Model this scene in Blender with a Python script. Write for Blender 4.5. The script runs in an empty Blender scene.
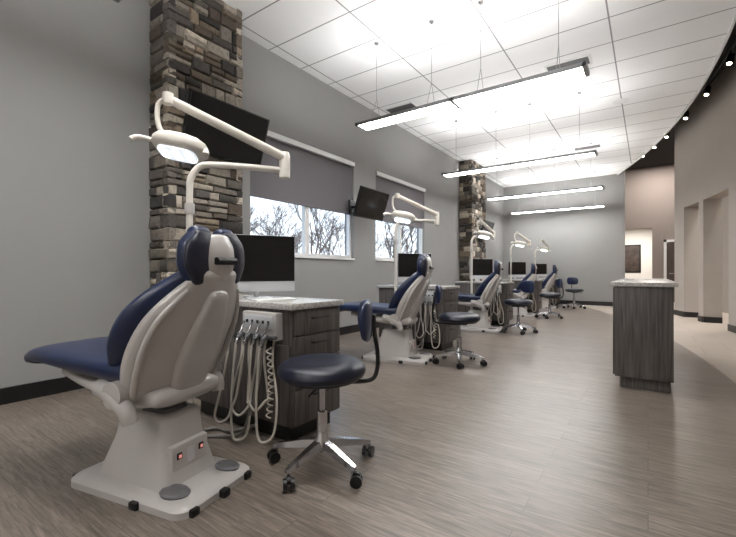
import bpy, bmesh, math, random
from mathutils import Vector, Matrix
random.seed(7)
S = bpy.context.scene
COL = S.collection
try:
    S.view_settings.view_transform = 'Standard'
    S.view_settings.exposure = .72
except Exception:
    pass

def lin(c):
    c = c/255.0
    return c/12.92 if c <= .04045 else ((c+.055)/1.055)**2.4
def rgb(r, g, b): return (lin(r), lin(g), lin(b), 1)

# ------------------------------------------------------------------ materials
def base(name):
    m = bpy.data.materials.new(name); m.use_nodes = True
    nt = m.node_tree
    return m, nt, nt.nodes['Principled BSDF']
def N(nt, t, **kw):
    n = nt.nodes.new(t)
    for k, v in kw.items():
        if k in n.inputs: n.inputs[k].default_value = v
        else: setattr(n, k, v)
    return n
def mat(name, col, rough=.5, metal=0, var=.08, scale=8, bump=0, bscale=60, coat=0):
    m, nt, p = base(name)
    p.inputs['Roughness'].default_value = rough
    p.inputs['Metallic'].default_value = metal
    if coat: p.inputs['Coat Weight'].default_value = coat
    tc = N(nt, 'ShaderNodeTexCoord')
    nz = N(nt, 'ShaderNodeTexNoise'); nz.inputs['Scale'].default_value = scale; nz.inputs['Detail'].default_value = 3
    nt.links.new(tc.outputs['Object'], nz.inputs['Vector'])
    r = N(nt, 'ShaderNodeValToRGB')
    a = [c*(1-var) for c in col[:3]]; b = [min(1, c*(1+var)) for c in col[:3]]
    r.color_ramp.elements[0].position = .3; r.color_ramp.elements[1].position = .7
    r.color_ramp.elements[0].color = (*a, 1); r.color_ramp.elements[1].color = (*b, 1)
    nt.links.new(nz.outputs['Fac'], r.inputs['Fac'])
    nt.links.new(r.outputs['Color'], p.inputs['Base Color'])
    if bump:
        n2 = N(nt, 'ShaderNodeTexNoise'); n2.inputs['Scale'].default_value = bscale
        nt.links.new(tc.outputs['Object'], n2.inputs['Vector'])
        bp = N(nt, 'ShaderNodeBump'); bp.inputs['Strength'].default_value = bump; bp.inputs['Distance'].default_value = .01
        nt.links.new(n2.outputs['Fac'], bp.inputs['Height']); nt.links.new(bp.outputs['Normal'], p.inputs['Normal'])
    return m
def emis(name, col, st):
    m, nt, p = base(name)
    p.inputs['Base Color'].default_value = (.8, .8, .8, 1)
    p.inputs['Emission Color'].default_value = col
    p.inputs['Emission Strength'].default_value = st
    return m

def wood_floor():
    m, nt, p = base('wood_plank_floor')
    tc = N(nt, 'ShaderNodeTexCoord')
    br = N(nt, 'ShaderNodeTexBrick'); br.offset = .37; br.squash = 1
    br.inputs['Color1'].default_value = (.0, .0, .0, 1); br.inputs['Color2'].default_value = (1, 1, 1, 1)
    br.inputs['Mortar'].default_value = (.5, .5, .5, 1)
    br.inputs['Scale'].default_value = 1; br.inputs['Mortar Size'].default_value = .0014
    br.inputs['Brick Width'].default_value = 1.22; br.inputs['Row Height'].default_value = .152
    nt.links.new(tc.outputs['Object'], br.inputs['Vector'])
    mp = N(nt, 'ShaderNodeMapping'); mp.inputs['Scale'].default_value = (3.0, 40, 1)
    nt.links.new(tc.outputs['Object'], mp.inputs['Vector'])
    addv = N(nt, 'ShaderNodeVectorMath'); addv.operation = 'ADD'
    sc = N(nt, 'ShaderNodeVectorMath'); sc.operation = 'SCALE'; sc.inputs['Scale'].default_value = 9
    nt.links.new(br.outputs['Color'], sc.inputs[0])
    nt.links.new(mp.outputs[0], addv.inputs[0]); nt.links.new(sc.outputs[0], addv.inputs[1])
    nz = N(nt, 'ShaderNodeTexNoise'); nz.inputs['Scale'].default_value = 1.6; nz.inputs['Detail'].default_value = 8
    nz.inputs['Roughness'].default_value = .68; nz.inputs['Distortion'].default_value = .7
    nt.links.new(addv.outputs[0], nz.inputs['Vector'])
    r = N(nt, 'ShaderNodeValToRGB'); e = r.color_ramp.elements
    e[0].position = .34; e[0].color = rgb(86, 78, 71)
    e[1].position = .66; e[1].color = rgb(143, 132, 122)
    k = e.new(.5); k.color = rgb(117, 107, 98)
    nt.links.new(nz.outputs['Fac'], r.inputs['Fac'])
    hs = N(nt, 'ShaderNodeMix'); hs.data_type = 'RGBA'; hs.blend_type = 'MULTIPLY'; hs.inputs['Factor'].default_value = 1
    rr = N(nt, 'ShaderNodeValToRGB'); rr.color_ramp.elements[0].color = (.82, .82, .82, 1); rr.color_ramp.elements[1].color = (1.0, 1.0, 1.0, 1)
    nt.links.new(br.outputs['Color'], rr.inputs['Fac'])
    nt.links.new(r.outputs['Color'], hs.inputs[6]); nt.links.new(rr.outputs['Color'], hs.inputs[7])
    mm = N(nt, 'ShaderNodeMix'); mm.data_type = 'RGBA'
    nt.links.new(br.outputs['Fac'], mm.inputs['Factor'])
    nt.links.new(hs.outputs[2], mm.inputs[6]); mm.inputs[7].default_value = rgb(72, 66, 61)
    nt.links.new(mm.outputs[2], p.inputs['Base Color'])
    p.inputs['Roughness'].default_value = .29
    bp = N(nt, 'ShaderNodeBump'); bp.inputs['Strength'].default_value = .07; bp.inputs['Distance'].default_value = .006
    nt.links.new(nz.outputs['Fac'], bp.inputs['Height']); nt.links.new(bp.outputs['Normal'], p.inputs['Normal'])
    return m
def grid_mat(name, c1, c2, mortar, w, h, ms, rough, off=0, shift=(0, 0, 0)):
    m, nt, p = base(name)
    tc = N(nt, 'ShaderNodeTexCoord')
    mp = N(nt, 'ShaderNodeMapping'); mp.inputs['Location'].default_value = shift
    nt.links.new(tc.outputs['Object'], mp.inputs['Vector'])
    br = N(nt, 'ShaderNodeTexBrick'); br.offset = off; br.squash = 1
    br.inputs['Color1'].default_value = c1; br.inputs['Color2'].default_value = c2
    br.inputs['Mortar'].default_value = mortar; br.inputs['Scale'].default_value = 1
    br.inputs['Mortar Size'].default_value = ms; br.inputs['Mortar Smooth'].default_value = .2
    br.inputs['Brick Width'].default_value = w; br.inputs['Row Height'].default_value = h
    nt.links.new(mp.outputs[0], br.inputs['Vector'])
    nz = N(nt, 'ShaderNodeTexNoise'); nz.inputs['Scale'].default_value = 3
    nt.links.new(tc.outputs['Object'], nz.inputs['Vector'])
    mx = N(nt, 'ShaderNodeMix'); mx.data_type = 'RGBA'; mx.blend_type = 'MULTIPLY'; mx.inputs['Factor'].default_value = .06
    nt.links.new(br.outputs['Color'], mx.inputs[6]); nt.links.new(nz.outputs['Fac'], mx.inputs[7])
    nt.links.new(mx.outputs[2], p.inputs['Base Color'])
    p.inputs['Roughness'].default_value = rough
    return m
def wood_lam(name, c1, c2, rough=.45):
    m, nt, p = base(name)
    tc = N(nt, 'ShaderNodeTexCoord')
    mp = N(nt, 'ShaderNodeMapping'); mp.inputs['Scale'].default_value = (34, 34, 1.6)
    nt.links.new(tc.outputs['Object'], mp.inputs['Vector'])
    nz = N(nt, 'ShaderNodeTexNoise'); nz.inputs['Scale'].default_value = 1.5; nz.inputs['Detail'].default_value = 6; nz.inputs['Distortion'].default_value = .4
    nt.links.new(mp.outputs[0], nz.inputs['Vector'])
    r = N(nt, 'ShaderNodeValToRGB'); e = r.color_ramp.elements
    e[0].position = .33; e[0].color = c1; e[1].position = .67; e[1].color = c2
    nt.links.new(nz.outputs['Fac'], r.inputs['Fac']); nt.links.new(r.outputs['Color'], p.inputs['Base Color'])
    p.inputs['Roughness'].default_value = rough
    return m
def speckle(name):
    m, nt, p = base(name)
    tc = N(nt, 'ShaderNodeTexCoord')
    nz = N(nt, 'ShaderNodeTexNoise'); nz.inputs['Scale'].default_value = 80; nz.inputs['Detail'].default_value = 4
    nt.links.new(tc.outputs['Object'], nz.inputs['Vector'])
    r = N(nt, 'ShaderNodeValToRGB'); e = r.color_ramp.elements
    e[0].position = .36; e[0].color = rgb(142, 138, 136); e[1].position = .56; e[1].color = rgb(182, 179, 176)
    nt.links.new(nz.outputs['Fac'], r.inputs['Fac']); nt.links.new(r.outputs['Color'], p.inputs['Base Color'])
    p.inputs['Roughness'].default_value = .25
    return m
def stone_mat():
    m, nt, p = base('ledge_stone')
    at = N(nt, 'ShaderNodeAttribute'); at.attribute_name = 'col'
    tc = N(nt, 'ShaderNodeTexCoord')
    nz = N(nt, 'ShaderNodeTexNoise'); nz.inputs['Scale'].default_value = 22; nz.inputs['Detail'].default_value = 7; nz.inputs['Roughness'].default_value = .7
    nt.links.new(tc.outputs['Object'], nz.inputs['Vector'])
    r = N(nt, 'ShaderNodeValToRGB'); e = r.color_ramp.elements
    e[0].position = .3; e[0].color = (.5, .5, .5, 1); e[1].position = .54; e[1].color = (1, 1, 1, 1)
    nt.links.new(nz.outputs['Fac'], r.inputs['Fac'])
    mx = N(nt, 'ShaderNodeMix'); mx.data_type = 'RGBA'; mx.blend_type = 'MULTIPLY'; mx.inputs['Factor'].default_value = 1
    nt.links.new(at.outputs['Color'], mx.inputs[6]); nt.links.new(r.outputs['Color'], mx.inputs[7])
    nt.links.new(mx.outputs[2], p.inputs['Base Color'])
    bp = N(nt, 'ShaderNodeBump'); bp.inputs['Strength'].default_value = .6; bp.inputs['Distance'].default_value = .015
    nt.links.new(nz.outputs['Fac'], bp.inputs['Height']); nt.links.new(bp.outputs['Normal'], p.inputs['Normal'])
    p.inputs['Roughness'].default_value = .85
    return m
def glass_mat():
    m = bpy.data.materials.new('window_glass'); m.use_nodes = True; nt = m.node_tree
    nt.nodes.clear()
    o = N(nt, 'ShaderNodeOutputMaterial'); t = N(nt, 'ShaderNodeBsdfTransparent'); g = N(nt, 'ShaderNodeBsdfGlossy'); g.inputs['Roughness'].default_value = .02
    mx = N(nt, 'ShaderNodeMixShader'); mx.inputs[0].default_value = .06
    nt.links.new(t.outputs[0], mx.inputs[1]); nt.links.new(g.outputs[0], mx.inputs[2]); nt.links.new(mx.outputs[0], o.inputs[0])
    return m

m_wall = mat('grey_wall_paint', rgb(142, 141, 140), .7, var=.02, scale=2, bump=.05, bscale=220)
m_wallr = mat('warm_grey_wall_paint', rgb(166, 158, 150), .75, var=.02, scale=2, bump=.05, bscale=220)
m_taupe = mat('taupe_wall_paint', rgb(138, 127, 121), .8, var=.02, scale=2)
m_white = mat('white_wall_paint', rgb(222, 218, 212), .8, var=.02, scale=2)
m_dark = mat('black_ceiling_paint', rgb(36, 33, 32), .9, var=.05)
m_bb = mat('black_vinyl_base', rgb(20, 19, 20), .4)
m_floor = wood_floor()
m_tile = grid_mat('beige_floor_tile', rgb(188, 177, 166), rgb(180, 169, 158), rgb(148, 138, 129), .6, .6, .004, .35, .5)
m_ceil = grid_mat('acoustic_ceiling_tile', rgb(243, 243, 243), rgb(240, 240, 241), rgb(150, 150, 153), 1.22, .61, .010, .9, 0, (.38, 0, 0))
m_trim = mat('white_trim', rgb(225, 225, 224), .4, var=.02)
m_shell = mat('light_grey_plastic', rgb(178, 174, 171), .32, var=.02, coat=.2)
m_shell2 = mat('mid_grey_plastic', rgb(90, 89, 91), .4, var=.03)
m_silver = mat('silver_shell', rgb(190, 191, 194), .4, var=.02)
m_cream = mat('cream_enamel', rgb(206, 201, 192), .3, var=.02, coat=.3)
m_blue = mat('navy_vinyl', rgb(12, 29, 64), .33, var=.12, scale=14, bump=.15, bscale=180, coat=.15)
m_navy2 = mat('dark_navy_vinyl', rgb(12, 16, 35), .36, var=.1, scale=14, bump=.15, bscale=180)
m_black = mat('black_plastic', rgb(12, 12, 13), .4)
m_blackg = mat('black_gloss_screen', rgb(5, 5, 7), .12)
m_chrome = mat('polished_chrome', rgb(185, 185, 188), .2, metal=1, var=.02)
m_alu = mat('brushed_aluminium', rgb(150, 150, 152), .35, metal=1, var=.03)
m_lam = wood_lam('grey_wood_laminate', rgb(60, 56, 54), rgb(96, 90, 86))
m_top = speckle('speckled_countertop')
m_stone = stone_mat()
m_mortar = mat('dark_mortar', rgb(58, 55, 52), .95, var=.2)
m_shade = mat('roller_shade_fabric', rgb(106, 103, 106), .9, var=.04, scale=90)
m_glass = glass_mat()
m_hose = mat('beige_rubber_hose', rgb(176, 170, 160), .5)
m_hoseg = mat('grey_rubber_hose', rgb(120, 116, 112), .5)
m_red = emis('red_indicator', (1, .06, .02, 1), .4)
m_lens = emis('light_diffuser', (1, .99, .975, 1), 22)
m_up = emis('uplight_diffuser', (1, .99, .975, 1), 20)
m_dl = emis('exam_lamp_lens', (.8, .9, 1, 1), .45)
m_led = emis('exam_lamp_led', (.9, .95, 1, 1), 4)
m_warm = emis('warm_lamp', (1, .86, .65, 1), 30)
m_bark = mat('tree_bark', rgb(118, 102, 94), .9, var=.2)
m_grass = mat('winter_grass', rgb(130, 126, 106), .95, var=.2, scale=1)
m_pic = mat('dark_art_print', rgb(60, 48, 42), .5, var=.6, scale=5)
m_door = wood_lam('dark_door_wood', rgb(58, 48, 42), rgb(78, 66, 58))

# ------------------------------------------------------------------ mesh helpers
def empty(name, loc=(0, 0, 0), rot=0):
    e = bpy.data.objects.new(name, None); COL.objects.link(e)
    e.location = loc; e.rotation_euler = (0, 0, rot); e.empty_display_size = .2
    return e
def finish(bm, name, m, parent=None, smooth=True, ang=38):
    bmesh.ops.recalc_face_normals(bm, faces=bm.faces)
    me = bpy.data.meshes.new(name); bm.to_mesh(me); bm.free()
    ms = m if isinstance(m, (list, tuple)) else [m]
    for q in ms: me.materials.append(q)
    if smooth:
        for p in me.polygons: p.use_smooth = True
        try: me.set_sharp_from_angle(angle=math.radians(ang))
        except Exception: pass
    o = bpy.data.objects.new(name, me); COL.objects.link(o)
    if parent: o.parent = parent
    return o
def add_box(bm, lo, hi, bevel=0, mi=0, M=None):
    vs = [bm.verts.new((x, y, z)) for x in (lo[0], hi[0]) for y in (lo[1], hi[1]) for z in (lo[2], hi[2])]
    fs = [bm.faces.new([vs[i] for i in q]) for q in ((0, 1, 3, 2), (4, 6, 7, 5), (0, 4, 5, 1), (2, 3, 7, 6), (0, 2, 6, 4), (1, 5, 7, 3))]
    for f in fs: f.material_index = mi
    if M is not None:
        for v in vs: v.co = M @ v.co
    if bevel:
        es = list({e for f in fs for e in f.edges})
        bmesh.ops.bevel(bm, geom=es, offset=bevel, segments=2, affect='EDGES', profile=.6)
def box(name, lo, hi, m, parent=None, bevel=0):
    bm = bmesh.new(); add_box(bm, lo, hi, bevel); return finish(bm, name, m, parent)
def boxes(name, lst, m, parent=None, bevel=0):
    bm = bmesh.new()
    for lo, hi in lst: add_box(bm, lo, hi, bevel)
    return finish(bm, name, m, parent)
def rings(bm, rs, cap=True):
    vr = [[bm.verts.new(p) for p in r] for r in rs]
    n = len(vr[0])
    for a, b in zip(vr, vr[1:]):
        for i in range(n):
            bm.faces.new((a[i], a[(i+1) % n], b[(i+1) % n], b[i]))
    if cap:
        bm.faces.new(vr[0]); bm.faces.new(vr[-1][::-1])
def catmull(pts, k=6):
    P = [Vector(p) for p in pts]
    if len(P) < 3: return P
    out = []
    for i in range(len(P)-1):
        p0 = P[max(i-1, 0)]; p1 = P[i]; p2 = P[i+1]; p3 = P[min(i+2, len(P)-1)]
        for j in range(k):
            t = j/k
            out.append(.5*((2*p1)+(p2-p0)*t+(2*p0-5*p1+4*p2-p3)*t*t+(3*p1-p0-3*p2+p3)*t**3))
    out.append(P[-1]); return out
def add_tube(bm, pts, r, n=10, smooth=True, k=6):
    P = catmull(pts, k) if smooth else [Vector(p) for p in pts]
    rs = []; t0 = (P[1]-P[0]).normalized()
    up = Vector((0, 0, 1)) if abs(t0.z) < .9 else Vector((1, 0, 0))
    a = t0.cross(up).normalized()
    for i, p in enumerate(P):
        t = (P[min(i+1, len(P)-1)]-P[max(i-1, 0)]).normalized()
        a = (a-t*a.dot(t)).normalized(); b = t.cross(a)
        rr = r(i/(len(P)-1)) if callable(r) else r
        rs.append([p+(a*math.cos(2*math.pi*q/n)+b*math.sin(2*math.pi*q/n))*rr for q in range(n)])
    rings(bm, rs)
def tube(name, pts, r, m, parent=None, n=10, smooth=True, k=6):
    bm = bmesh.new(); add_tube(bm, pts, r, n, smooth, k); return finish(bm, name, m, parent)
def lathe(name, prof, m, parent=None, c=(0, 0, 0), n=24, sx=1, sy=1):
    bm = bmesh.new()
    rings(bm, [[(c[0]+r*sx*math.cos(2*math.pi*i/n), c[1]+r*sy*math.sin(2*math.pi*i/n), c[2]+z) for i in range(n)] for r, z in prof])
    return finish(bm, name, m, parent)
def sgnp(v, e): return math.copysign(abs(v)**e, v)
def add_pad(bm, path, n=28, p=3.2, endr=.06):
    """path: (x,z,halfwidth,halfthickness,dish[,yc]) swept in the XZ plane, rounded ends"""
    P = []
    for q in path: P.append(list(q)+[0]*(6-len(q)))
    out = []
    for i in range(len(P)-1):
        p0 = P[max(i-1, 0)]; p1 = P[i]; p2 = P[i+1]; p3 = P[min(i+2, len(P)-1)]
        for j in range(5):
            t = j/5
            out.append([.5*((2*b)+(c-a)*t+(2*a-5*b+4*c-d)*t*t+(3*b-a-3*c+d)*t**3) for a, b, c, d in zip(p0, p1, p2, p3)])
    out.append(P[-1]); P = out
    L = len(P); rs = []
    def ring(q, tx, tz, fw, ft, off):
        nx, nz = -tz, tx
        r = []
        for i in range(n):
            a = 2*math.pi*i/n
            y = q[2]*fw*sgnp(math.cos(a), 2/p); h = q[3]*ft*sgnp(math.sin(a), 2/p)
            d = h+q[4]*(y/q[2])**2
            r.append((q[0]+tx*off+nx*d, q[5]+y, q[1]+tz*off+nz*d))
        return r
    def endring(q, tx, tz, s, sg):
        c = math.sqrt(max(0, 1-s*s))
        fw = 1-(1-c)*min(.9, endr/max(q[2], .01))
        return ring(q, tx, tz, fw, max(c, .18), sg*endr*s*.7)
    for i, q in enumerate(P):
        a = P[max(i-1, 0)]; b = P[min(i+1, L-1)]
        tx, tz = b[0]-a[0], b[1]-a[1]; l = math.hypot(tx, tz); tx /= l; tz /= l
        if i == 0:
            for s in (1, .93, .75, .4): rs.append(endring(q, tx, tz, s, -1))
        rs.append(ring(q, tx, tz, 1, 1, 0))
        if i == L-1:
            for s in (.4, .75, .93, 1): rs.append(endring(q, tx, tz, s, 1))
    rings(bm, rs)
def pad(name, path, m, parent=None, **kw):
    bm = bmesh.new(); add_pad(bm, path, **kw); return finish(bm, name, m, parent, ang=60)
def rrect(x0, x1, y0, y1, r, z, k=6):
    pts = []
    for cx, cy, a0 in ((x1-r, y1-r, 0), (x0+r, y1-r, 90), (x0+r, y0+r, 180), (x1-r, y0+r, 270)):
        for i in range(k+1):
            a = math.radians(a0+90*i/k); pts.append((cx+r*math.cos(a), cy+r*math.sin(a), z))
    return pts
def frustum(name, secs, m, parent=None):
    bm = bmesh.new(); rings(bm, [rrect(*s) for s in secs]); return finish(bm, name, m, parent)
def dup(e, loc, rot=None):
    n = e.copy(); COL.objects.link(n); n.location = loc
    if rot is not None: n.rotation_euler = (0, 0, rot)
    for c in e.children:
        cc = c.copy(); COL.objects.link(cc); cc.parent = n
    return n

# ------------------------------------------------------------------ room shell
XW, H, HD = -4.2, 4.05, 4.8
Y0, YF = -3.5, 14.4
def ex(Y, off=0): return .83+off-(max(Y-5.8, 0)**2)/45.8
def fx(Y): return .766-.0205*max(Y-3, 0)**2
W1, W2 = (3.35, 5.56), (6.25, 8.25)
WZ0, WZ1 = 1.29, 2.93
lw = [((XW-.2, Y0-.2, 0), (XW, YF+.2, WZ0)), ((XW-.2, Y0-.2, WZ1), (XW, YF+.2, HD))]
for a, b in ((Y0-.2, W1[0]), (W1[1], W2[0]), (W2[1], YF+.2)): lw.append(((XW-.2, a, WZ0), (XW, b, WZ1)))
boxes('wall_left', lw, m_wall)
box('wall_far', (XW, YF, 0), (-.58, YF+.2, HD), m_wall)
box('wall_back', (XW-.2, Y0-.2, 0), (3.8, Y0, HD), m_white)
def strip(name, fa, fb, ys, z, m, th=0):
    bm = bmesh.new()
    A = [bm.verts.new((fa(y), y, z)) for y in ys]; B = [bm.verts.new((fb(y), y, z)) for y in ys]
    for i in range(len(ys)-1): bm.faces.new((A[i], B[i], B[i+1], A[i+1]))
    if th:
        A2 = [bm.verts.new((fa(y), y, z+th)) for y in ys]; B2 = [bm.verts.new((fb(y), y, z+th)) for y in ys]
        for i in range(len(ys)-1):
            bm.faces.new((A2[i], A2[i+1], B2[i+1], B2[i])); bm.faces.new((B[i], B2[i], B2[i+1], B[i+1])); bm.faces.new((A[i], A[i+1], A2[i+1], A2[i]))
        bm.faces.new((A[0], A2[0], B2[0], B[0])); bm.faces.new((A[-1], B[-1], B2[-1], A2[-1]))
    return finish(bm, name, m, smooth=False)
ys = [Y0+i*(YF+.1-Y0)/70 for i in range(71)]
strip('floor', lambda y: XW-.2, fx, ys, 0, m_floor)
strip('floor_walkway', fx, lambda y: 4.2, ys, 0, m_tile)
strip('floor_corridor', lambda y: XW-.2, lambda y: 4.2, [YF+.1, 21], 0, m_tile)
ys2 = [Y0+i*(YF-Y0)/70 for i in range(71)]
strip('ceiling', lambda y: XW, ex, ys2, H, m_ceil, .12)
strip('trim_ceiling_edge', lambda y: ex(y)+.002, lambda y: ex(y)+.03, ys2, H-.03, m_trim, .2)
box('ceiling_upper', (XW-.2, Y0-.2, HD), (4.2, 21, HD+.1), m_dark)

def WX(Y): return ex(Y, .67)
OP = [(9.6, 10.85), (11.1, 11.9)]
OZ = 2.56
def curved(name, y0, y1, z0, z1, off, th, m, skip=None, holes=True):
    yy = sorted(set([y0, y1]+[y0+(y1-y0)*i/60 for i in range(61)]+[v for o in OP for v in o if y0 < v < y1]))
    bm = bmesh.new()
    for a, b in zip(yy, yy[1:]):
        mid = (a+b)/2; zz = z0
        if holes and any(o[0] < mid < o[1] for o in OP):
            if skip == 'all': continue
            zz = max(z0, OZ)
        vs = []
        for y in (a, b):
            for xo in (off, off+th):
                for z in (zz, z1): vs.append(bm.verts.new((WX(y)+xo, y, z)))
        for q in ((0, 1, 3, 2), (4, 6, 7, 5), (0, 4, 5, 1), (2, 3, 7, 6), (0, 2, 6, 4), (1, 5, 7, 3)):
            bm.faces.new([vs[i] for i in q])
    return finish(bm, name, m, smooth=False)
curved('wall_right', Y0, 12.45, 0, HD, 0, .3, m_wallr)
curved('baseboard_right', Y0, 12.47, 0, .12, -.015, .0145, m_bb, 'all')
curved('wall_right_recess', 8.5, 14.0, 0, HD, 1.5, .1, m_wallr, holes=False)
for i, o in enumerate(OP):
    for y in o:
        s = 1 if y == o[0] else -1
        box('baseboard_jamb', (WX(y)+.002, min(y, y+s*.015), 0), (WX(y)+.3, max(y, y+s*.015), .12), m_bb)
box('baseboard_left_near', (XW, Y0, 0), (XW+.02, 2.07, .13), m_bb)
box('baseboard_left_mid', (XW, 2.96, 0), (XW+.02, 10.3, .13), m_bb)
box('baseboard_left_rear', (XW, 11.4, 0), (XW+.02, YF, .13), m_bb)
box('baseboard_far', (XW+.02, YF-.02, 0), (-.58, YF, .13), m_bb)
YC = 17.5
boxes('wall_corridor_end', [((XW-.2, YC, 0), (-1.1, YC+.15, HD)), ((.12, YC, 0), (4.2, YC+.15, HD)), ((-1.1, YC, 2.62), (.12, YC+.15, HD))], m_taupe)
box('baseboard_corridor', (.14, YC-.02, 0), (.4, YC, .12), m_bb)
box('wall_rear_room', (XW-.2, 20.6, 0), (4.2, 20.75, HD), m_white)
box('ceiling_rear_room', (XW-.2, YC+.15, 2.9), (4.2, 20.6, 3.0), m_white)
box('wall_corridor_left', (XW-.2, YF+.2, 0), (XW, 20.6, HD), m_taupe)
box('wall_outer_right', (4.2, Y0, 0), (4.3, 20.75, HD), m_wallr)
e = empty('framed_picture', (-.75, 20.58, 1.62))
boxes('frame', [((-.5, 0, -.6), (-.44, .02, .6)), ((.44, 0, -.6), (.5, .02, .6)), ((-.5, 0, .54), (.5, .02, .6)), ((-.5, 0, -.6), (.5, .02, -.54))], m_black, e)
box('print', (-.44, .005, -.54), (.44, .018, .54), m_pic, e)
e = empty('door_1', (.95, YC-.001, 0))
box('leaf', (-.42, -.05, .01), (.42, -.015, 2.1), m_door, e)
boxes('casing', [((-.5, -.06, 0), (-.42, 0, 2.18)), ((.42, -.06, 0), (.5, 0, 2.18)), ((-.5, -.06, 2.1), (.5, 0, 2.18))], m_trim, e)
tube('handle', [(-.34, -.05, 1), (-.34, -.1, 1), (-.22, -.1, 1)], .01, m_alu, e)

# ------------------------------------------------------------------ windows
def window(name, y0, y1):
    e = empty(name, (XW, 0, 0))
    fr = []; x0, x1 = -.12, -.05; t = .045
    ym = (y0+y1)/2
    for a, b in ((y0, ym), (ym, y1)):
        fr += [((x0, a, WZ0), (x1, a+t, WZ1)), ((x0, b-t, WZ0), (x1, b, WZ1)), ((x0, a+t, WZ0), (x1, b-t, WZ0+t)), ((x0, a+t, WZ1-t), (x1, b-t, WZ1))]
    boxes('frame', fr, m_trim, e)
    box('glass', (-.09, y0+t, WZ0+t), (-.085, y1-t, WZ1-t), m_glass, e)
    box('sill', (-.05, y0, WZ0-.03), (.03, y1, WZ0), m_trim, e)
    box('shade', (-.035, y0+.02, 2.05), (-.03, y1-.02, WZ1-.04), m_shade, e)
    tube('shade_hem_bar', [(-.032, y0+.02, 2.05), (-.032, y1-.02, 2.05)], .012, m_shade, e, smooth=False)
    box('shade_cassette', (-.05, y0, WZ1-.05), (.03, y1, WZ1+.02), m_trim, e)
window('window_1', *W1); window('window_2', *W2)

# ------------------------------------------------------------------ stone columns
def column(y0, y1, xo):
    e = empty('stone_column', (XW, (y0+y1)/2, 0))
    hw = (y1-y0)/2
    box('core', (0, -hw+.04, 0), (xo-.04, hw-.04, H), m_mortar, e)
    bm = bmesh.new(); cl = bm.loops.layers.color.new('col')
    pal = [(190, 185, 178), (202, 197, 189), (172, 167, 161), (146, 142, 138), (214, 209, 201), (184, 175, 163), (160, 151, 141), (128, 124, 122)]
    def stone(o, ax, ln, n, z0, z1, d):
        c = random.choice(pal); f = random.uniform(.9, 1.1); c = [lin(min(255, q*f)) for q in c]
        g = .004; a = g; b = ln-g; z0 += g; z1 -= g; i = .012
        def P(u, z, w):
            j = lambda: random.uniform(-.006, .006)
            return o+ax*(u+j())+n*(w+j()*.6)+Vector((0, 0, z+j()))
        R = []
        for ins, w in ((0, -.05), (0, d-.016), (i, d)):
            R.append([bm.verts.new(P(a+ins, z0+ins, w)), bm.verts.new(P(b-ins, z0+ins, w)), bm.verts.new(P(b-ins, z1-ins, w)), bm.verts.new(P(a+ins, z1-ins, w))])
        fs = [bm.faces.new(R[-1])]
        for r1, r2 in zip(R, R[1:]):
            for k in range(4): fs.append(bm.faces.new((r1[k], r1[(k+1) % 4], r2[(k+1) % 4], r2[k])))
        for fc in fs:
            for lp in fc.loops: lp[cl] = (*c, 1)
    z = 0
    while z < H-.03:
        h = random.choice((.07, .09, .11, .13, .15)); h = min(h, H-z)
        if H-z-h < .05: h = H-z
        for o, ax, L, n in ((Vector((xo-.04, -hw, 0)), Vector((0, 1, 0)), 2*hw, Vector((1, 0, 0))),
                            (Vector((0, -hw+.04, 0)), Vector((1, 0, 0)), xo, Vector((0, -1, 0))),
                            (Vector((0, hw-.04, 0)), Vector((1, 0, 0)), xo, Vector((0, 1, 0)))):
            u = 0
            while u < L-.01:
                l = random.uniform(.10, .30)
                if L-u-l < .1: l = L-u
                oo = o+ax*u
                if h > .1 and random.random() < .3:
                    stone(oo, ax, l, n, z, z+h*.5, random.uniform(.03, .042)); stone(oo, ax, l, n, z+h*.5, z+h, random.uniform(.03, .042))
                else: stone(oo, ax, l, n, z, z+h, random.uniform(.03, .045))
                u += l
        z += h
    finish(bm, 'stones', m_stone, e, ang=50)
column(2.07, 2.96, .37)
column(10.3, 11.4, .37)

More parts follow.
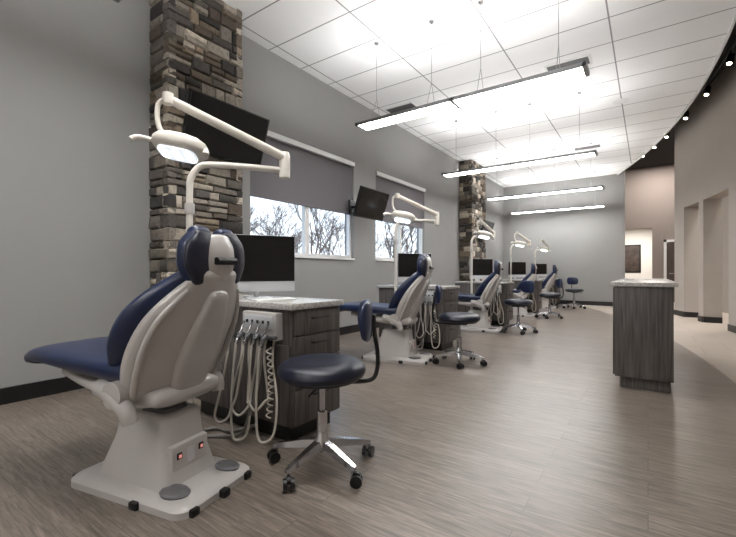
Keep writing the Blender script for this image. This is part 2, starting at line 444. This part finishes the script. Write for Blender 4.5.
# ------------------------------------------------------------------ dental chair
def dental_chair(loc, rot):
    e = empty('dental_chair', loc, rot); q = -.055
    frustum('base_plate', [(-.40+q, .38+q, -.235, .235, .07, 0), (-.40+q, .38+q, -.235, .235, .07, .03), (-.385+q, .365+q, -.22, .22, .06, .045), (-.34+q, .33+q, -.19, .19, .05, .055)], m_shell, e)
    frustum('base_cover', [(-.28+q, .20+q, -.17, .17, .05, .05), (-.27+q, .19+q, -.165, .165, .05, .08), (-.21+q, .15+q, -.13, .13, .05, .24), (-.18+q, .14+q, -.115, .115, .04, .35), (-.16+q, .12+q, -.10, .10, .04, .365)], m_shell, e)
    box('cover_rear_panel', (.13+q, -.11, .10), (.182+q, .11, .23), m_shell, e, .015)
    bm = bmesh.new()
    for y in (-.07, .06): add_box(bm, (.177+q, y-.014, .165), (.188+q, y+.014, .195), .003)
    finish(bm, 'rocker_bezels', m_black, e)
    bm = bmesh.new()
    for y in (-.07, .06): add_box(bm, (.186+q, y-.007, .172), (.191+q, y+.007, .187), .001)
    finish(bm, 'rocker_switches', m_red, e)
    box('rating_label', (.18+q, -.025, .13), (.184+q, .02, .2), m_silver, e)
    lathe('foot_switch_near', [(.07, 0), (.075, .012), (.065, .02), (.01, .022)], m_shell2, e, (.24+q, -.145, .05), sx=1, sy=.75)
    lathe('foot_switch_far', [(.065, 0), (.07, .012), (.06, .02), (.01, .022)], m_shell2, e, (.28+q, .14, .05), sx=1, sy=.7)
    bm = bmesh.new()
    for x, y in ((.37, -.17), (.385, 0), (.37, .17), (-.39, -.17), (-.39, .17), (.1, -.23)): add_box(bm, (x-.025+q, y-.022, 0), (x+.025+q, y+.022, .034), .008)
    finish(bm, 'floor_pads', m_black, e)
    frustum('lift_bellows', [(-.14, .04, -.08, .08, .03, .36), (-.13, .03, -.07, .07, .03, .38), (-.14, .04, -.08, .08, .03, .4), (-.13, .03, -.07, .07, .03, .42), (-.14, .04, -.08, .08, .03, .44), (-.13, .03, -.07, .07, .03, .48)], m_shell2, e)
    pad('seat_underframe', [(-.62, .525, .15, .03, 0), (-.4, .50, .19, .04, 0), (-.1, .475, .21, .05, 0), (.1, .47, .20, .05, 0)], m_shell, e, endr=.05)
    pad('seat_cushion', [(-.86, .585, .20, .042, .0), (-.72, .61, .24, .05, .006), (-.42, .595, .27, .057, .018), (-.15, .575, .28, .06, .03), (.0, .57, .27, .06, .03)], m_blue, e, endr=.08)
    pad('toe_cover', [(-.905, .579, .17, .038, .0), (-.81, .593, .214, .05, .002)], m_navy2, e, endr=.06)
    pad('back_cushion', [(-.05, .59, .26, .05, .05), (.03, .69, .305, .055, .075), (.12, .83, .305, .055, .07), (.20, .95, .235, .05, .05), (.25, 1.04, .15, .042, .02)], m_blue, e, endr=.06)
    pad('back_shell', [(-.02, .44, .22, .05, .03), (.06, .53, .275, .05, .06), (.13, .67, .29, .045, .075), (.205, .82, .268, .04, .065), (.265, .95, .195, .035, .035), (.30, 1.03, .12, .03, .01)], m_shell, e, endr=.05)
    pad('back_spine_cover', [(.10, .50, .10, .035, 0), (.165, .64, .11, .035, 0), (.24, .80, .09, .03, 0), (.295, .93, .06, .025, 0)], m_shell, e, endr=.05)
    for s, nme in ((-1, 'shell_rib_near'), (1, 'shell_rib_far')):
        tube(nme, [(.02, s*.235, .47), (.085, s*.262, .60), (.145, s*.265, .74), (.205, s*.23, .86), (.27, s*.15, .97)], .014, m_shell, e)
    for s, nme in ((-1, 'hinge_near'), (1, 'hinge_far')):
        bm = bmesh.new()
        add_tube(bm, [(-.16, s*.245, .52), (-.05, s*.265, .50), (.03, s*.27, .45), (.05, s*.26, .39)], lambda t: .045-.012*t, 12)
        add_tube(bm, [(-.02, s*.215, .51), (-.02, s*.30, .51)], .06, 20, smooth=False)
        finish(bm, nme, m_shell, e)
    pad('headrest_bar', [(.295, .99, .05, .012, 0), (.33, 1.08, .045, .012, 0), (.33, 1.16, .04, .012, 0)], m_shell, e, endr=.02)
    pad('headrest_shell', [(.31, 1.02, .07, .018, .01), (.325, 1.09, .12, .02, .045), (.325, 1.165, .115, .02, .05), (.315, 1.205, .07, .016, .02)], m_shell, e, endr=.03)
    for s, nme in ((-1, 'headrest_lobe_near'), (1, 'headrest_lobe_far')):
        pad(nme, [(.255, 1.00, .055, .035, .0, s*.088), (.262, 1.08, .078, .045, .012, s*.098), (.262, 1.18, .075, .045, .012, s*.094), (.255, 1.235, .05, .036, 0, s*.078)], m_blue, e, endr=.04)
        pad(nme+'_piping', [(.29, 1.01, .05, .02, .0, s*.096), (.30, 1.08, .076, .022, .012, s*.106), (.30, 1.17, .074, .022, .012, s*.102), (.29, 1.22, .05, .018, 0, s*.084)], m_navy2, e, endr=.03)
    tube('headrest_knob', [(.345, -.06, 1.10), (.345, .06, 1.10)], .018, m_black, e, smooth=False)
    return e

# ------------------------------------------------------------------ dental light on post
def dental_light(loc, rot=0):
    e = empty('dental_exam_light', loc, rot)
    lathe('floor_flange', [(.09, 0), (.09, .015), (.045, .03), (.03, .09)], m_cream, e)
    tube('post', [(0, 0, .02), (0, 0, .6), (0, 0, 1.2), (0, 0, 1.55), (.004, .01, 1.66), (.035, .06, 1.735), (.09, .14, 1.75), (.2, .30, 1.755), (.32, .49, 1.755)], .021, m_cream, e, n=14)
    lathe('post_collar', [(.028, 0), (.03, .01), (.03, .06), (.028, .07)], m_shell, e, (0, 0, 1.42))
    lathe('elbow', [(.02, -.06), (.036, -.05), (.038, .0), (.038, .1), (.03, .125), (.01, .13)], m_cream, e, (.33, .505, 1.755))
    a = Vector((.33, .505, 1.845)); b = Vector((.22, -.26, 2.01))
    tube('spring_arm', [a, a.lerp(b, .12), a.lerp(b, .5), a.lerp(b, .9), b], lambda t: .033-.009*t, m_cream, e, n=14)
    lathe('arm_knuckle', [(.01, -.035), (.028, -.03), (.03, .0), (.028, .03), (.01, .035)], m_cream, e, (b.x, b.y, b.z))
    c = b+Vector((.06, .04, -.265))
    tube('drop_link', [b, b+Vector((-.045, -.03, -.03)), b+Vector((-.045, -.03, -.14)), b+Vector((.0, -.01, -.21)), c], .014, m_cream, e)
    ax = Vector((.80, .58, -.20)).normalized(); ay0 = Vector((-.58, .80, 0)).normalized()
    az = (Vector((0, 0, 1))+ay0*.30); az = (az-ax*az.dot(ax)).normalized(); ay = az.cross(ax)
    def P(x, y, z): return c+ax*x+ay*y+az*z
    bm = bmesh.new()
    rs = []
    for x, w, h in ((-.15, .03, .014), (-.138, .055, .03), (-.10, .085, .044), (-.05, .095, .052), (.04, .095, .052), (.10, .085, .044), (.138, .055, .03), (.15, .03, .014)):
        rs.append([P(x, w*sgnp(math.cos(t), .7), h*sgnp(math.sin(t), .7)) for t in [2*math.pi*i/24 for i in range(24)]])
    rings(bm, rs); finish(bm, 'lamp_head', m_cream, e)
    bm = bmesh.new()
    rs = [[P(.105*sgnp(math.cos(t), .6), .066*sgnp(math.sin(t), .6), z) for t in [2*math.pi*i/24 for i in range(24)]] for z in (-.044, -.057)]
    rings(bm, rs); finish(bm, 'lamp_lens', m_dl, e)
    bm = bmesh.new()
    for k in (-.07, 0, .07):
        for kk in (-.025, .025):
            rs = [[P(k+.02*math.cos(t), kk+.018*math.sin(t), z) for t in [2*math.pi*i/14 for i in range(14)]] for z in (-.055, -.061)]
            rings(bm, rs)
    finish(bm, 'lamp_leds', m_led, e)
    for s, nm in ((-1, 'grip_left'), (1, 'grip_right')):
        bm = bmesh.new()
        l = 1 if s < 0 else .4
        add_tube(bm, [P(s*.12, 0, 0), P(s*(.12+.06*l), -.02, -.005), P(s*(.12+.10*l), -.04, -.02), P(s*(.12+.12*l), -.05, -.045)], lambda t: .012+.004*t, 10)
        finish(bm, nm, m_cream, e)
    return e

# ------------------------------------------------------------------ cabinet with delivery unit
def cabinet(loc, rot=0):
    e = empty('dental_cabinet', loc, rot)
    hx, hy, ht = .515, .22, .82
    box('plinth', (-hx+.03, -hy+.03, 0), (hx-.05, hy-.03, .1), m_black, e)
    box('carcass', (-hx, -hy, .1), (hx, hy, ht), m_lam, e, .003)
    box('countertop', (-hx-.02, -hy-.03, ht), (hx+.03, hy+.03, ht+.038), m_top, e, .006)
    zz = [.11, .33, .50, .655, .81]
    bm = bmesh.new(); bh = bmesh.new()
    for a, b in zip(zz, zz[1:]):
        add_box(bm, (hx+.001, -hy+.008, a+.004), (hx+.02, hy-.008, b-.004), .003)
        add_tube(bh, [(hx+.02, -.07, b-.05), (hx+.045, -.065, b-.05), (hx+.045, .065, b-.05), (hx+.02, .07, b-.05)], .006, 8, smooth=False)
    finish(bm, 'drawer_fronts', m_lam, e); finish(bh, 'drawer_handles', m_black, e)
    boxes('side_doors', [((-hx+.02, -hy-.018, .11), (-.02, -hy-.001, .80)), ((-.01, -hy-.018, .11), (hx-.01, -hy-.001, .60))], m_lam, e, .003)
    box('delivery_box', (.12, -hy-.06, .63), (.44, -hy-.001, .80), m_shell, e, .012)
    box('control_panel', (.15, -hy-.066, .70), (.41, -hy-.059, .78), m_silver, e, .002)
    bm = bmesh.new()
    for i in range(5): add_box(bm, (.17+i*.05, -hy-.071, .73), (.188+i*.05, -hy-.064, .75), .002)
    finish(bm, 'buttons', m_black, e)
    bm = bmesh.new()
    for i in range(5):
        x = .10+i*.075; add_tube(bm, [(x, -hy-.13, .64), (x, -hy-.10, .67)], .017, 12, smooth=False)
        add_box(bm, (x-.006, -hy-.12, .64), (x+.006, -hy-.04, .655))
    add_tube(bm, [(.08, -hy-.06, .65), (.44, -hy-.06, .65)], .012, 10, smooth=False)
    finish(bm, 'instrument_holder', m_shell2, e)
    bm = bmesh.new()
    for i in range(5):
        x = .10+i*.075; add_tube(bm, [(x, -hy-.15, .60), (x, -hy-.12, .66), (x, -hy-.085, .74)], lambda t: .009+.003*math.sin(t*6), 10)
    finish(bm, 'handpieces', m_chrome, e)
    bm = bmesh.new()
    for i in range(5):
        x = .10+i*.075; lo = (.10, .03, .18, .24, .07)[i]; dx = (-.07, .03, -.04, .04, .04)[i]
        y = -hy-.15
        add_tube(bm, [(x, y, .61), (x+.01, y-.02, .5), (x+dx*.4, y-.04, .3), (x+dx, y-.05, lo+.04), (x+dx+.035, y-.03, lo), (x+dx+.07, y+.01, lo+.05), (x+dx+.05, y+.05, .3), (x+.02, y+.08, .5), (x, -hy-.04, .64)], .0075, 8)
    finish(bm, 'hoses', m_hose, e)
    bm = bmesh.new()
    add_tube(bm, [(.30, -hy-.05, .63), (.33, -hy-.10, .4), (.28, -hy-.12, .2), (.2, -hy-.12, .05), (.1, -hy-.16, .014), (-.02, -hy-.24, .014), (-.1, -hy-.20, .014), (-.06, -hy-.12, .014), (.06, -hy-.1, .014), (.2, -hy-.02, .06)], .011, 8)
    finish(bm, 'umbilical', m_hoseg, e)
    bm = bmesh.new()
    pts = []
    for i in range(110):
        t = i/109; a = t*2*math.pi*11
        pts.append((.42+.016*math.cos(a)+.02*math.sin(t*3.1), -hy-.1+.016*math.sin(a), .60-.42*t))
    add_tube(bm, pts, .005, 6, smooth=False); finish(bm, 'coiled_hose', m_hose, e)
    return e

def computer(loc, rot):
    e = empty('desktop_computer', loc, rot)   # faces local +X
    box('screen_body', (-.02, -.265, .05), (.0, .265, .46), m_silver, e, .006)
    box('display_glass', (.0, -.262, .125), (.004, .262, .457), m_blackg, e)
    bm = bmesh.new()
    add_box(bm, (-.10, -.09, 0), (.09, .09, .008), .003)
    add_tube(bm, [(-.09, 0, .006), (-.10, 0, .1), (-.05, 0, .2), (-.02, 0, .28)], .02, 8)
    finish(bm, 'stand', m_silver, e)
    return e
def keyboard(loc, rot):
    e = empty('computer_keyboard', loc, rot)
    box('tray', (-.06, -.14, 0), (.06, .14, .009), m_trim, e, .003)
    bm = bmesh.new()
    for i in range(5):
        for j in range(12): add_box(bm, (-.05+i*.02, -.13+j*.0218, .009), (-.034+i*.02, -.112+j*.0218, .012))
    finish(bm, 'keys', m_trim, e)
    return e

# ------------------------------------------------------------------ stool
def stool(loc, rot):
    e = empty('dental_stool', loc, rot)
    bm = bmesh.new(); bw = bmesh.new()
    for k in range(5):
        a = math.radians(72*k+20); d = Vector((math.cos(a), math.sin(a), 0)); s = Vector((-d.y, d.x, 0))
        rs = []
        for r, w, z0, z1 in ((.02, .028, .105, .15), (.10, .024, .10, .14), (.2, .02, .088, .118), (.275, .016, .080, .102), (.285, .008, .084, .098)):
            rs.append([d*r-s*w+Vector((0, 0, z0)), d*r+s*w+Vector((0, 0, z0)), d*r+s*w*.7+Vector((0, 0, z1)), d*r-s*w*.7+Vector((0, 0, z1))])
        rings(bm, rs)
        add_tube(bm, [d*.265+Vector((0, 0, .05)), d*.265+Vector((0, 0, .09))], .009, 8, smooth=False)
        f = Vector((math.cos(a+.8), math.sin(a+.8), 0)); ff = Vector((-f.y, f.x, 0)); c = d*.265+f*.018
        for q in (-1, 1):
            add_tube(bw, [c+ff*q*.008+Vector((0, 0, .03)), c+ff*q*.028+Vector((0, 0, .03))], .03, 16, smooth=False)
        add_tube(bw, [c-ff*.01+Vector((0, 0, .048)), c+ff*.01+Vector((0, 0, .048))], .022, 12, smooth=False)
    finish(bm, 'star_base', m_chrome, e, ang=30); finish(bw, 'casters', m_black, e)
    lathe('hub', [(.035, .09), (.045, .1), (.045, .15), (.034, .165), (.028, .2), (.028, .30), (.024, .305)], m_chrome, e)
    lathe('gas_lift', [(.016, .3), (.016, .47)], m_chrome, e, n=16)
    box('mechanism', (-.09, -.06, .445), (.12, .06, .475), m_black, e, .008)
    tube('height_lever', [(.0, -.05, .455), (-.03, -.15, .45), (-.05, -.2, .44)], .006, m_black, e, n=8)
    lathe('seat_pan', [(.15, .47), (.2, .475), (.21, .49), (.2, .495)], m_black, e)
    prof = [(.05, .486), (.2, .488), (.228, .498), (.238, .52), (.232, .545), (.21, .565), (.17, .576), (.1, .572), (.02, .566)]
    lathe('seat_cushion', prof, m_navy2, e, n=36, sx=1.0, sy=1.03)
    bm = bmesh.new()
    add_tube(bm, [(.08, 0, .46), (.2, 0, .455), (.275, 0, .47), (.30, 0, .53), (.30, 0, .62), (.285, 0, .72), (.28, 0, .78)], .012, 10)
    add_box(bm, (.273, -.03, .70), (.29, .03, .82), .004)
    finish(bm, 'back_arm', m_black, e)
    bm = bmesh.new(); rs = []
    nn = 15
    for i in range(nn):
        t = -1+2*i/(nn-1); y = .15*t; x = .252-.045*t*t
        f = math.sqrt(max(.02, 1-abs(t)**3.5)); tz = .11*(.45+.55*f)*(1 if abs(t) < .99 else .7); tx = .022*(.4+.6*f)
        rs.append([(x+tx*sgnp(math.cos(a), .8), y, .79+tz*sgnp(math.sin(a), .7)) for a in [2*math.pi*q/20 for q in range(20)]])
    rings(bm, rs); finish(bm, 'back_pad', m_blue, e, ang=60)
    return e

# stations
ST = [(-2.0, 1.04), (-2.42, 4.2), (-2.45, 7.1), (-2.5, 10.0), (-2.5, 12.65)]
R = math.radians(12)
ch = dental_chair((-1.955, 1.08, 0), R)
li = dental_light((ST[0][0]-.40, ST[0][1]+.40, 0))
ca = cabinet((ST[0][0]-.28, ST[0][1]+.90, 0))
co = computer((ST[0][0]-.31, ST[0][1]+.88, .858), math.radians(-30))
kb = keyboard((ST[0][0]-.09, ST[0][1]+.83, .858), math.radians(-20))
for i, (x, y) in enumerate(ST[1:]):
    dup(ch, (x, y, 0), R); dup(li, (x-.36, y+.42, 0), (-.1, .15, 0, .1)[i]); dup(ca, (x-.30, y+.92, 0))
    dup(co, (x-.33, y+.90, .858), math.radians((-35, -38, -40, -42)[i])); dup(kb, (x-.09, y+.86, .858))
s0 = stool((-1.445, 1.63, 0), math.radians(38))
for x, y, r in ((-1.78, 4.37, 200), (-1.85, 7.2, 60), (-1.85, 9.9, 30), (-1.75, 12.9, 110)):
    dup(s0, (x, y, 0), math.radians(r))

# ------------------------------------------------------------------ wall TVs
def tv(x, y, z, w, h, tilt, yaw, reach):
    e = empty('wall_television', (x, y, z), yaw)
    M = Matrix.Rotation(tilt, 4, 'Y')
    bm = bmesh.new(); add_box(bm, (-.045, -w/2, -h/2), (0, w/2, h/2), .006, M=M); finish(bm, 'housing', m_black, e)
    bm = bmesh.new(); add_box(bm, (0, -w/2+.015, -h/2+.02), (.003, w/2-.015, h/2-.015), M=M); finish(bm, 'screen', m_blackg, e)
    bm = bmesh.new(); add_box(bm, (-reach, -.08, -.12), (-reach+.02, .08, .12), .003)
    add_tube(bm, [(-reach+.01, 0, 0), (-.03, 0, 0)], .022, 10, smooth=False); finish(bm, 'wall_bracket', m_black, e)
tv(-3.62, 2.62, 2.52, .96, .56, math.radians(18), 0, .18)
tv(-3.75, 5.50, 2.17, .82, .49, math.radians(18), 0, .45)
tv(-3.6, 10.85, 2.2, .8, .48, math.radians(18), 0, .20)

# ------------------------------------------------------------------ pendant lights
def pendant(yc, x0=-3.3, x1=-.65, z=2.98):
    e = empty('pendant_light_fixture', ((x0+x1)/2, yc, z)); hx = (x1-x0)/2
    bm = bmesh.new()
    add_box(bm, (-hx, -.12, 0), (hx, -.108, .04)); add_box(bm, (-hx, .108, 0), (hx, .12, .04)); add_box(bm, (-hx, -.108, .022), (hx, .108, .03))
    for x in (-hx-.01, -.02, hx-.03): add_box(bm, (x, -.12, -.002), (x+.04, .12, .042))
    finish(bm, 'housing', m_alu, e)
    boxes('lens', [((-hx+.03, -.107, .001), (-.022, .107, .02)), ((.022, -.107, .001), (hx-.03, .107, .02))], m_lens, e)
    boxes('uplight', [((-hx+.03, -.085, .032), (-.022, .085, .038)), ((.022, -.085, .032), (hx-.03, .085, .038))], m_up, e)
    bm = bmesh.new()
    for x in (-hx+.25, -.3, .3, hx-.25):
        add_tube(bm, [(x, -.11, .04), (x, 0, .33)], .003, 5, smooth=False); add_tube(bm, [(x, .11, .04), (x, 0, .33)], .003, 5, smooth=False)
        add_tube(bm, [(x, 0, .33), (x, 0, H-z)], .003, 5, smooth=False)
        add_tube(bm, [(x, 0, H-z-.02), (x, 0, H-z)], .03, 12, smooth=False)
    finish(bm, 'suspension_cables', m_alu, e)
for y, x0 in ((-1.95, -3.1), (1.2, -3.1), (4.35, -3.16), (7.5, -3.37), (10.6, -3.52), (13.6, -3.72)): pendant(y, x0, x0+2.68)

def diffuser(x, y):
    e = empty('ceiling_air_vent', (x, y, H))
    boxes('frame', [((-.3, -.15, -.012), (.3, -.12, 0)), ((-.3, .12, -.012), (.3, .15, 0)), ((-.3, -.12, -.012), (-.27, .12, 0)), ((.27, -.12, -.012), (.3, .12, 0))], m_trim, e)
    boxes('louvers', [((-.27, -.1+i*.05, -.01), (.27, -.075+i*.05, -.002)) for i in range(5)], m_shell2, e)
    box('duct_opening', (-.27, -.12, -.002), (.27, .12, 0), m_black, e)
diffuser(-3.7, 6.35); diffuser(-.95, 6.4); diffuser(-3.4, 11.4); diffuser(-1.2, 10.9)
lathe('ceiling_speaker', [(.02, -.012), (.1, -.012), (.12, -.006), (.125, 0)], m_trim, None, (-.4, 8.3, H))

e = empty('track_lighting', (0, 0, 0))
bm = bmesh.new(); add_tube(bm, [(ex(y, .33), y, 4.45) for y in [7+i*.5 for i in range(15)]], .018, 8)
for y in (7.5, 9.5, 11.5, 13.5): add_tube(bm, [(ex(y, .33), y, 4.45), (ex(y, .33), y, HD)], .008, 6, smooth=False)
finish(bm, 'track', m_black, e)
bm = bmesh.new(); bl = bmesh.new()
heads = [8.2, 9.4, 10.6, 11.8, 12.6, 13.4]
for y in heads:
    p = Vector((ex(y, .33), y, 4.45)); d = Vector((-.2, -.3, -1)).normalized()
    add_tube(bm, [p, p+Vector((0, 0, -.1))], .012, 8, smooth=False)
    q = p+Vector((0, 0, -.12)); add_tube(bm, [q-d*.05, q+d*.1], .045, 14, smooth=False)
    add_tube(bl, [q+d*.1, q+d*.104], .03, 14, smooth=False)
    sp = bpy.data.lights.new('track_spot', 'SPOT'); sp.energy = 32; sp.color = (1, .92, .83); sp.spot_size = 1.3; sp.spot_blend = 1; sp.shadow_soft_size = .06
    so = bpy.data.objects.new('track_spot', sp); COL.objects.link(so); so.location = q+d*.13; so.rotation_euler = d.to_track_quat('-Z', 'Y').to_euler(); so.parent = e
finish(bm, 'heads', m_black, e); finish(bl, 'bulbs', m_warm, e)

# ------------------------------------------------------------------ island counter
e = empty('reception_counter', (-.035, 4.3, 0))
hw = .215
box('plinth', (-hw+.04, .04, 0), (hw-.02, 2.4, .1), m_lam, e)
box('carcass', (-hw, 0, .1), (hw, 2.45, .92), m_lam, e, .003)
box('end_panel', (-hw+.005, -.016, .105), (hw-.005, 0, .915), m_lam, e, .002)
box('countertop', (-hw-.03, -.04, .92), (hw+.03, 2.48, .96), m_top, e, .006)
boxes('side_doors', [((-hw-.016, .02+i*.6, .11), (-hw-.001, .6+i*.6, .91)) for i in range(4)], m_lam, e, .002)

# ------------------------------------------------------------------ outside
box('ground_outside', (-60, -40, -.5), (XW-.25, 60, -.3), m_grass)
def tree(name, seed):
    random.seed(seed)
    bm = bmesh.new()
    def br(p, d, L, r, dep):
        q = p+d*L
        m = p.lerp(q, .5)+Vector([random.uniform(-1, 1)*L*.05 for _ in range(3)])
        add_tube(bm, [p, m, q], lambda t: r*(1-.35*t), 5 if dep > 2 else 4, smooth=False)
        if dep == 0: return
        for k in range(3 if dep > 1 else 5):
            nd = (d+Vector((random.uniform(-1, 1), random.uniform(-1, 1), random.uniform(-.35, .7)))*.75).normalized()
            br(p.lerp(q, random.uniform(.55, 1)), nd, L*random.uniform(.62, .82), r*.6, dep-1)
    br(Vector((0, 0, 0)), Vector((0, 0, 1)), 1.6, .07, 5)
    return finish(bm, name, m_bark, None)
t1 = tree('bare_tree', 3); t2 = tree('bare_tree', 11)
t1.location = (-11, 7.5, -.32); t2.location = (-12.5, 11, -.32)
k = 0
for x, y in ((-13, 14), (-10.5, 17), (-16, 19), (-15, 9), (-14, 23), (-19, 27), (-18, 16), (-13, 28), (-22, 22), (-17, 12.5), (-20, 33), (-24, 17), (-26, 24), (-23, 28), (-11.5, 20.5), (-21, 13)):
    o = (t1, t2)[k % 2].copy(); COL.objects.link(o); o.location = (x, y, -.32); o.rotation_euler = (0, 0, k*1.3); s = random.uniform(.9, 1.3); o.scale = (s, s, s); k += 1

# ------------------------------------------------------------------ lights / world
def area(name, loc, sx, sy, en, col=(1, .96, .9), rot=(0, 0, 0)):
    l = bpy.data.lights.new(name, 'AREA'); l.shape = 'RECTANGLE'; l.size = sx; l.size_y = sy; l.energy = en; l.color = col
    o = bpy.data.objects.new(name, l); COL.objects.link(o); o.location = loc; o.rotation_euler = rot; return o
area('rear_room_downlight', (-.5, 19, 2.88), 1.2, 1.2, 75)
area('corridor_fill', (.3, 16.2, HD-.02), 1, 1, 80, (1, .94, .88))  # added fill light with no fixture, brightens the far corridor
area('side_room_fill', (1.95, 10.6, HD-.02), .5, 2.4, 110, (1, .94, .88))  # invented fill behind the wall openings, lights the recess
w = bpy.data.worlds.new('World'); S.world = w; w.use_nodes = True
nt = w.node_tree; bg = nt.nodes['Background']
tc = N(nt, 'ShaderNodeTexCoord'); sp = N(nt, 'ShaderNodeSeparateXYZ'); r = N(nt, 'ShaderNodeValToRGB')
nt.links.new(tc.outputs['Generated'], sp.inputs[0]); nt.links.new(sp.outputs['Z'], r.inputs['Fac'])
r.color_ramp.elements[0].color = (.84, .92, 1, 1); r.color_ramp.elements[1].color = (.45, .65, .95, 1); r.color_ramp.elements[1].position = .6
nt.links.new(r.outputs['Color'], bg.inputs['Color']); bg.inputs['Strength'].default_value = 1.4

# ------------------------------------------------------------------ camera
cam = bpy.data.cameras.new('Camera'); co_ = bpy.data.objects.new('Camera', cam); COL.objects.link(co_)
co_.location = (0, 0, 1.05); co_.rotation_euler = (math.radians(90), 0, math.radians(35))
cam.sensor_width = 36; cam.lens = 36*400/736; cam.shift_y = .0048; cam.clip_start = .05; cam.clip_end = 200
S.camera = co_
